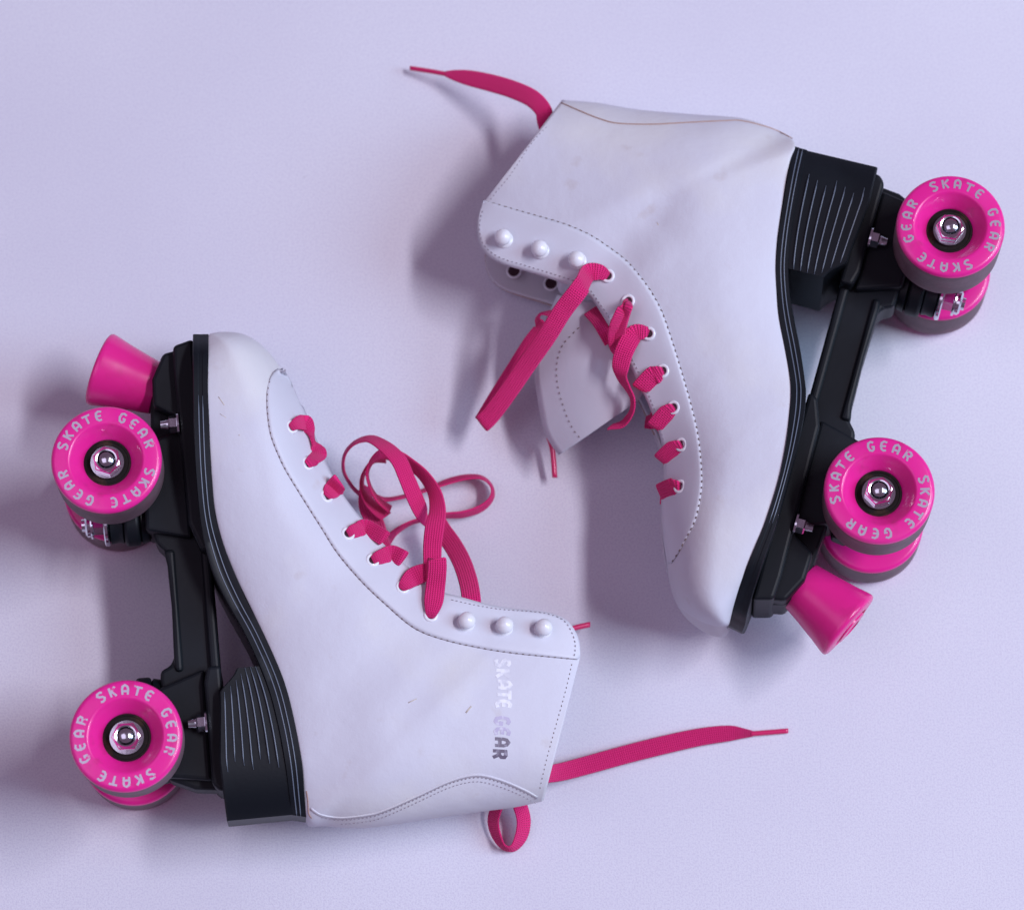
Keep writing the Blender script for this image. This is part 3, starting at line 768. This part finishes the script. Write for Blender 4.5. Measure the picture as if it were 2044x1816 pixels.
    # second coil beside it
    ribbon(b, uv, [(c(890, 520, 25), 70, 9), (c(800, 530, 25), 78, 9), (c(735, 620, 24), 80, 9), (c(728, 710, 24), 74, 9), (c(765, 790, 24), 58, 9), (c(825, 855, 26), 48, 9.4), (c(888, 905, 27), 46, 9.4)])
    # outer loop, then flat tail hanging across
    ribbon(b, uv, [(c(790, 800, 10), 70, 9), (c(715, 755, 12), 78, 9), (c(650, 690, 16), 82, 9), (c(600, 590, 22), 84, 9), (c(610, 480, 30), 84, 9), (c(680, 400, 38), 80, 9), (c(780, 375, 44), 66, 9.2),
                   (c(880, 425, 50), 46, 9.4), (c(975, 520, 52), 32, 9.6), (c(1030, 640, 50), 30, 9.6), (c(1080, 760, 46), 24, 9.4), (c(1130, 870, 40), 30, 9), (c(1165, 935, 34), 62, 8)])
    # loop lying to the right
    ribbon(b, uv, [(c(820, 770, 7), 76, 9), (c(880, 788, 7), 78, 9), (c(960, 780, 7), 80, 9), (c(1080, 750, 8), 80, 9), (c(1200, 710, 10), 78, 9), (c(1320, 665, 9), 72, 9), (c(1440, 636, 8), 74, 9), (c(1545, 640, 8), 80, 9),
                   (c(1612, 700, 8), 84, 9), (c(1612, 780, 8), 76, 9), (c(1540, 850, 8), 68, 9), (c(1420, 890, 9), 68, 9), (c(1290, 900, 10), 72, 9), (c(1170, 920, 10), 76, 9), (c(1060, 950, 9), 78, 9),
                   (c(970, 1000, 8), 72, 9), (c(915, 1060, 9), 66, 9), (c(900, 1110, 12), 70, 9), (c(915, 1190, 14), 70, 9)])
    # flat strand down to the flap on the right
    ribbon(b, uv, [(c(1215, 900, 24), 10, 9.4), (c(1280, 1010, 26), 0, 9.8), (c(1345, 1100, 30), 0, 9.8), (c(1405, 1210, 36), 0, 9.8), (c(1450, 1340, 42), 0, 9.8), (c(1472, 1460, 46), 0, 9.8), (c(1478, 1560, 44), 0, 9.6)])
    # flat strand on the left, coming out from under the flap
    ribbon(b, uv, [(c(752, 700, 14), 40, 8), (c(750, 780, 17), 20, 8), (c(765, 850, 21), 5, 9), (c(805, 930, 25), 0, 9.4), (c(835, 1010, 32), 0, 9.2), (c(862, 1090, 38), 10, 8), (c(900, 1180, 40), 20, 8)])
    # free end leaving the cuff
    ribbon(b, uv, [(z(1050, 1545, 26), -30, 9), (z(1085, 1545, 20), -20, 9.2), (z(1120, 1540, 13), -6, 9.4), (z(1170, 1527, 8), 0, 9.6), (z(1250, 1505, 5), 0, 9.6), (z(1330, 1485, 4), 0, 9.6), (z(1400, 1470, 3.4), 0, 9.2),
                   (z(1455, 1463, 3), 0, 8.2), (z(1485, 1463, 2.6), 0, 5.2), (z(1503, 1464, 2.2), 0, 3.0)])
    # loop showing below the back of the boot
    ribbon(b, uv, [(c4a_z(790, 1300, 16), 30, 9), (c4a_z(830, 1400, 13), 34, 9), (c4a_z(850, 1490, 10), 36, 9), (c4a_z(835, 1580, 8), 44, 9), (c4a_z(790, 1650, 7), 66, 9), (c4a_z(735, 1650, 6.5), 74, 9),
                   (c4a_z(690, 1590, 6.5), 60, 9), (c4a_z(665, 1500, 8), 50, 9), (c4a_z(680, 1420, 11), 48, 9), (c4a_z(720, 1330, 14), 40, 9)])
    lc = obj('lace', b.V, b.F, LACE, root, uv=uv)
    b = MB(); rows = []
    for (u, v, zz) in cr([(1498, 1464, 2.2), (1530, 1461.5, 2.0), (1573, 1458, 1.6)], 6):
        p = z(u, v, zz); rows.append([p + Vector((0, math.cos(a), math.sin(a))) * 1.35 for a in [2 * math.pi * j / 10 for j in range(10)]])
    b.grid(rows, True, True); b.obj('lace_tip', TIP, lc)
    b = MB(); rows = []
    for (u, v, zz) in cr([(1135, 1257, 14), (1150, 1252, 12), (1178, 1246, 9)], 6):
        p = z(u, v, zz); rows.append([p + Vector((0, math.cos(a), math.sin(a))) * 1.5 for a in [2 * math.pi * j / 10 for j in range(10)]])
    b.grid(rows, True, True); b.obj('lace_tip', TIP, lc)
    return fr
def c4a_z(x, y, zz): return atz(*c4a(x, y), zz)

def tongue_inside(fr, root, st, extra=None):
    g = []
    rows = []
    for Lu, Lv, Ru, Rv, T, hR, back in st[6:17]:
        rx, ry = fr.loc(Ru, Rv, hR); lx, ly = fr.loc(Lu, Lv, 20)
        d_ = Vector((lx - rx, ly - ry)).normalized()
        rows.append((rx + d_.x * 7, ry + d_.y * 7, max(hR * .8, 4), d_.x, d_.y))
    for x, y, h, dx, dy in cr(rows, 4):
        g.append([fr.W(x + dx * 3.5 * k * k, y + dy * 3.5 * k * k, h * k) for k in [i / 6 for i in range(-6, 7)]])
    b = MB(); b.grid(g)
    if extra: extra(b)
    o = b.obj('tongue', TRIM, root); solid(o, 2.2, 0); return o

def build_b():
    fr = Frame((1755.5, 977), (1898, 450))
    root = empty('roller_skate', Vector((fr.o.x - 110, fr.o.y + 80, 0)),
                 'roller skate lying toe down, white tongue flopped out and a folded pink lace across it', 'roller skate', GRP)
    st = [(1455, 1247, 1451, 1250, 4, 0, 0), (1457, 1240, 1425, 1248.5, 20, 0, 0), (1464, 1212, 1390, 1234.5, 31, 0, 0), (1476, 1170, 1358, 1210, 37, 0, 0),
          (1492, 1128, 1340, 1176, 41, 0, 0), (1508, 1090, 1331, 1126, 43, 1, 0), (1531, 1033, 1324.5, 1069, 44, 6, 0), (1554, 958, 1322, 1003, 43, 12, 0),
          (1569, 885, 1327, 931, 41, 16, 0), (1576, 823, 1321, 882, 39, 19, 0), (1579, 785, 1304.7, 833, 37, 21, 0), (1576, 745, 1281.7, 780, 36, 22, 0),
          (1565, 685, 1253, 722, 36, 23, 0), (1553, 618, 1213, 647, 36, 24, 0), (1549, 545, 1172, 588, 36, 24, 0), (1551, 485, 1130, 568, 36, 24, 0),
          (1561, 410, 1083, 552, 36, 24, 0), (1576, 325, 1033, 537, 36, 24, 0), (1587, 287, 1003, 528, 36, 24, 0), (1556, 264, 980, 516, 36, 24, 1),
          (1490, 238, 962, 498, 34.5, 24, 1), (1390, 229, 953, 473, 33, 24, 1), (1280, 220, 952.5, 447, 31.5, 24, 1), (1195, 206, 957.5, 424, 30.5, 24, 1), (1122, 200, 967, 402, 30, 24, 1)]
    sole = [(1454, 1248, 1481, 1261), (1459, 1232, 1487, 1246), (1466, 1205, 1494, 1217), (1491, 1130, 1519, 1133), (1526, 1044, 1550, 1044), (1551, 967, 1572, 966), (1567, 895, 1590, 900), (1576, 828, 1605, 833),
            (1579, 785, 1609, 788), (1577, 750, 1607, 760), (1567, 695, 1598, 700), (1556, 635, 1585, 635), (1551, 584, 1577, 584), (1549, 530, 1574, 528), (1554, 470, 1579, 470),
            (1563, 410, 1588, 412), (1574, 345, 1600, 352), (1585, 292, 1612, 300)]
    L = fr.loc
    dents = [(*L(1330, 400, 36), *L(1235, 530, 30), 11, 2.4), (*L(1420, 380, 36), *L(1400, 560, 36), 30, -2.0), (*L(1360, 560, 36), *L(1400, 700, 36), 16, 1.4),
             (*L(1180, 560, 30), *L(1230, 470, 30), 9, 1.4), (*L(1330, 840, 30), *L(1300, 740, 30), 7, .8), (*L(1340, 900, 30), *L(1380, 930, 30), 6, .8), (*L(1350, 470, 36), *L(1270, 430, 30), 6, .8), (*L(1440, 880, 36), *L(1420, 1010, 40), 9, .7)]
    bt, bvh, sl = boot(fr, root, st, dents, sole)
    heel(fr, root, sl); chassis(fr, root)
    sf = Surf(fr, bvh)
    put_wheel(fr, root, 0, 1, 192); put_wheel(fr, root, -fr.wb, 1, 110)
    put_wheel(fr, root, 0, -1, 50); put_wheel(fr, root, -fr.wb, -1, 10)
    Sline = [(968, 402), (993, 408.5), (1026.5, 418.5), (1080, 433.5), (1130, 448.5), (1176.5, 468.5), (1213, 492), (1246.5, 517), (1273, 545), (1300, 582), (1320, 618.5), (1334, 655.5), (1354, 718),
             (1373.6, 783.5), (1388.4, 839), (1396.6, 882), (1401.5, 931), (1401.5, 977), (1390, 1036), (1370, 1076), (1354, 1105), (1341, 1124)][::-1]
    Rline = [(1332, 1126), (1325, 1069), (1322, 1003), (1327, 931), (1321, 882), (1304.7, 833), (1281.7, 780), (1253, 722), (1213, 647), (1172, 588), (1130, 568), (1083, 552), (1033, 537), (1003, 528),
             (980, 516), (962, 498), (953, 473), (952.5, 447), (958, 424), (966, 404)]
    overlay(sf, Sline, Rline, bt, fr)
    stitching(sf, Sline, bt, THREAD, 12, 1.4, .34, .5)
    seam(sf, Sline[:], bt, PALETHREAD, .2, .1)
    stitching(sf, [(1093, 252), (1060, 288.5), (1020, 348.5), (990, 385), (974, 408)], bt, PALETHREAD, 8, .9, .22, .1)
    stitching(sf, [(966.5, 420), (960, 445), (960, 470), (970, 494), (1000, 515), (1050, 530), (1123, 552), (1165, 567)], bt, PALETHREAD, 8.5, 1.0, .26, 1.35)
    stitching(sf, [(1180, 578), (1222, 640), (1262, 712), (1290, 770), (1313, 828), (1328, 880)], bt, PALETHREAD, 8.5, 1.0, .26, 1.35)
    seam(sf, [(1120, 206), (1166, 226), (1200, 239), (1233, 247), (1300, 249), (1380, 245), (1446, 242), (1481, 242), (1530, 254), (1560, 266), (1580, 277)], bt, EDGE, .32, .2, 6)
    ey = [(1214, 552), (1255, 602), (1296, 667), (1324, 741), (1346, 814), (1362, 888), (1359.5, 972)]
    for e in ey: eyelet(sf, *e, bt, fr)
    for e in ((1004, 473), (1076.5, 495.5), (1150.5, 517)): stud(sf, *e, bt, fr)
    seam(sf, [(1311, 444), (1313, 447), (1314, 450)], bt, SCUFF, .5, -.42, 30, name='scuff')
    # rings on the inside of the lower flap
    for u, v in ((1026, 541), (1100, 566)):
        p = fr.P(u, v, -19); b = MB(); torus(b, p, fr.a, 3.6, .6); o = b.obj('rivet', ENAMEL, bt)
        b = MB(); b.lathe([(.01, .3), (3.2, .3), (3.3, -.2)], p, fr.a, fr.f, 20, False); b.obj('rivet_plug', DARK, bt) if 0 else None
        bm = bmesh.new(); bm.from_mesh(o.data); vs = [bm.verts.new((q - ORG[o]) * S) for q in b.V]
        fs = [bm.faces.new([vs[i] for i in f]) for f in b.F]; o.data.materials.append(DARK)
        for f in fs: f.material_index = 1
        bm.to_mesh(o.data); bm.free()
    z = atz
    def ext(b):
        rows = [((1115, 590, 44), (1205, 602, 54)), ((1082, 665, 38), (1228, 655, 56)), ((1069, 735, 33), (1262, 715, 57)), ((1076, 800, 30), (1284, 762, 56)),
                ((1090, 865, 28), (1282, 785, 54)), ((1117, 907, 27), (1266, 800, 50))]
        g = []
        rr = cr([(*a, *c_) for a, c_ in rows], 6)
        for (u0, v0, z0, u1, v1, z1) in rr:
            g.append([z(u0 + (u1 - u0) * t, v0 + (v1 - v0) * t + 3 * math.sin(math.pi * t), z0 + (z1 - z0) * t + 5 * math.sin(math.pi * t)) for t in [i / 16 for i in range(17)]])
        b.grid(g)
    tg = tongue_inside(fr, root, st, ext)
    tb = BVHTree.FromPolygons([Vector(v.co) / S + ORG[tg] for v in tg.data.vertices], [list(p.vertices) for p in tg.data.polygons])
    tsf = Surf(fr, tb)
    stitching(tsf, [(1160, 652), (1144, 668), (1124, 692), (1114, 730), (1117, 775), (1135, 833), (1150, 862), (1162, 874)], tg, THREAD, 11, 1.1, .3, 1.25)
    # lace
    b = MB(); uv = []
    def sp(u, v, h=1.2):
        p, n, _ = sf.near(u, v, 24)
        if (p - fr.o).dot(fr.a) < 9: p, n = fr.P(u, v, 24), fr.a
        return p + (n + fr.a).normalized() * h
    Pt = lambda u, v, h: fr.P(u, v, h)
    def stub(e, mid, edge, wd=9.0, dr=10, over=6):
        E_ = sp(*edge, 2.0); M_ = sp(*mid, 2.3); H_ = sp(*e, 2.3); dd = (E_ - M_).normalized()
        st0 = sp(e[0] - (mid[0] - e[0]) * .02, e[1] - (mid[1] - e[1]) * .02, 1.2)
        ribbon(b, uv, [(st0, 0, 3.8), (H_.lerp(M_, .22), 0, 6.8), (H_.lerp(M_, .6), 0, wd * .94), (M_, 0, wd), (E_, 0, wd), (E_ + dd * 1.0 - fr.a * 1.8, 0, wd),
                       (E_ - dd * .5 - fr.a * 4.4, 0, wd), (E_ - dd * 4 - fr.a * 6.5, 0, wd), (E_ - dd * 10 - fr.a * 10, 0, wd)], sub=7)
    def c(x, y, zz): return z(*c3b(x, y), zz)
    # big strand: eyelet, over the edge, down to its fold and back underneath
    ribbon(b, uv, [(sp(1217, 552, -1), 0, 3.2), (sp(1210, 551, 2), 0, 6), (sp(1196, 547, 4), 0, 8.6), (sp(1176, 550, 6), 0, 9.6), (c(800, 200, 84), 0, 9.8), (c(700, 330, 78), 0, 9.8), (c(600, 490, 68), 0, 9.8),
                   (c(480, 660, 54), 0, 9.8), (c(370, 820, 42), 0, 9.8), (c(270, 955, 32), 0, 9.8), (c(218, 1010, 28), 0, 9.8), (c(205, 1018, 25.5), 0, 9.6), (c(225, 985, 24), 0, 9.4),
                   (c(300, 860, 28), 8, 9.4), (c(400, 700, 34), 12, 9.4), (c(500, 540, 40), 16, 9.4), (c(560, 440, 43), 40, 9), (c(545, 385, 44), 75, 9), (c(570, 350, 45), 85, 8), (c(640, 350, 46), 60, 9)], sub=8)
    # doubled strand from the next eyelet
    ribbon(b, uv, [(sp(1257, 603, -1), 0, 3), (sp(1251, 607, 2.2), 10, 4.6), (c(1055, 330, 82), 20, 5.6), (c(1018, 410, 78), 20, 5.8), (c(1005, 480, 72), 10, 6), (c(1020, 560, 66), 0, 6), (c(1070, 600, 60), 10, 6)])
    ribbon(b, uv, [(sp(1257, 606, -1), 0, 3), (c(1100, 300, 84), -20, 4.6), (c(1075, 370, 80), -30, 5.2), (c(1055, 440, 76), -25, 5.6), (c(1045, 520, 70), -10, 5.6), (c(1060, 590, 62), 0, 6)])
    # next one: over the edge, curling down the tongue to a thin edge-on tail
    ribbon(b, uv, [(sp(1298, 665, -1), 0, 3.2), (sp(1290, 665, 2), 0, 6.6), (sp(1270, 669, 3.6), 0, 9.4), (c(1080, 560, 74), -8, 9.8), (c(1050, 660, 70), -14, 9.4), (c(1055, 730, 67), -50, 8.6), (c(1090, 800, 66), -70, 8.4),
                   (c(1122, 870, 64), -76, 8.4), (c(1115, 950, 60), -74, 8.4), (c(1065, 1015, 55), -66, 8.4), (c(990, 1038, 50), -76, 8)])
    # inner glimpse of the crossing lace
    ribbon(b, uv, [(c(870, 330, 58), 10, 9), (c(920, 390, 62), 20, 9), (c(960, 450, 64), 10, 9), (c(1000, 520, 62), 0, 9)])
    stub(ey[3], (1303, 754), (1284, 774), 10); stub(ey[4], (1330, 831), (1313, 850), 9.6); stub(ey[5], (1344, 903), (1327.5, 918), 10.2); stub(ey[6], (1344, 977), (1324.5, 985), 10.2)
    # free end above the cuff
    ribbon(b, uv, [(Pt(1214, 548, 8), 0, 9), (Pt(1180, 480, 6), 0, 9), (Pt(1140, 380, 2), 0, 9), (Pt(1105, 300, 2), 20, 9), (z(1088, 245, 42), 22, 9), (z(1085, 222, 42), 8, 9.2), (z(1062, 197, 38), 0, 9.6), (z(1020, 178, 31), 0, 9.6), (z(975, 165, 24), 0, 9.4), (z(935, 156, 18), 0, 8.4),
                   (z(908, 151, 14), 0, 6), (z(890, 148, 12), 0, 3.2)])
    # part of the lace seen through the opening
    ribbon(b, uv, [(c(1200, 1010, 40), 40, 8), (c(1250, 1000, 42), 20, 9), (c(1290, 960, 44), 10, 9)])
    lc = obj('lace', b.V, b.F, LACE, root, uv=uv)
    for pts, rr in (([(894, 149, 12), (860, 143, 9), (818, 136.5, 5)], 1.35), ([(1096, 875, 14), (1103, 900, 12), (1107.5, 953, 9)], 1.45)):
        b = MB(); rows = []
        for (u, v, zz) in cr(pts, 6):
            p = z(u, v, zz); ax = Vector((0, 1, 0)) if pts[0][0] < 1000 else Vector((1, 0, 0))
            rows.append([p + (ax * math.cos(a) + Vector((0, 0, 1)) * math.sin(a)) * rr for a in [2 * math.pi * j / 10 for j in range(10)]])
        b.grid(rows, True, True); b.obj('lace_tip', TIP, lc)
    return fr
build_a()
build_b()
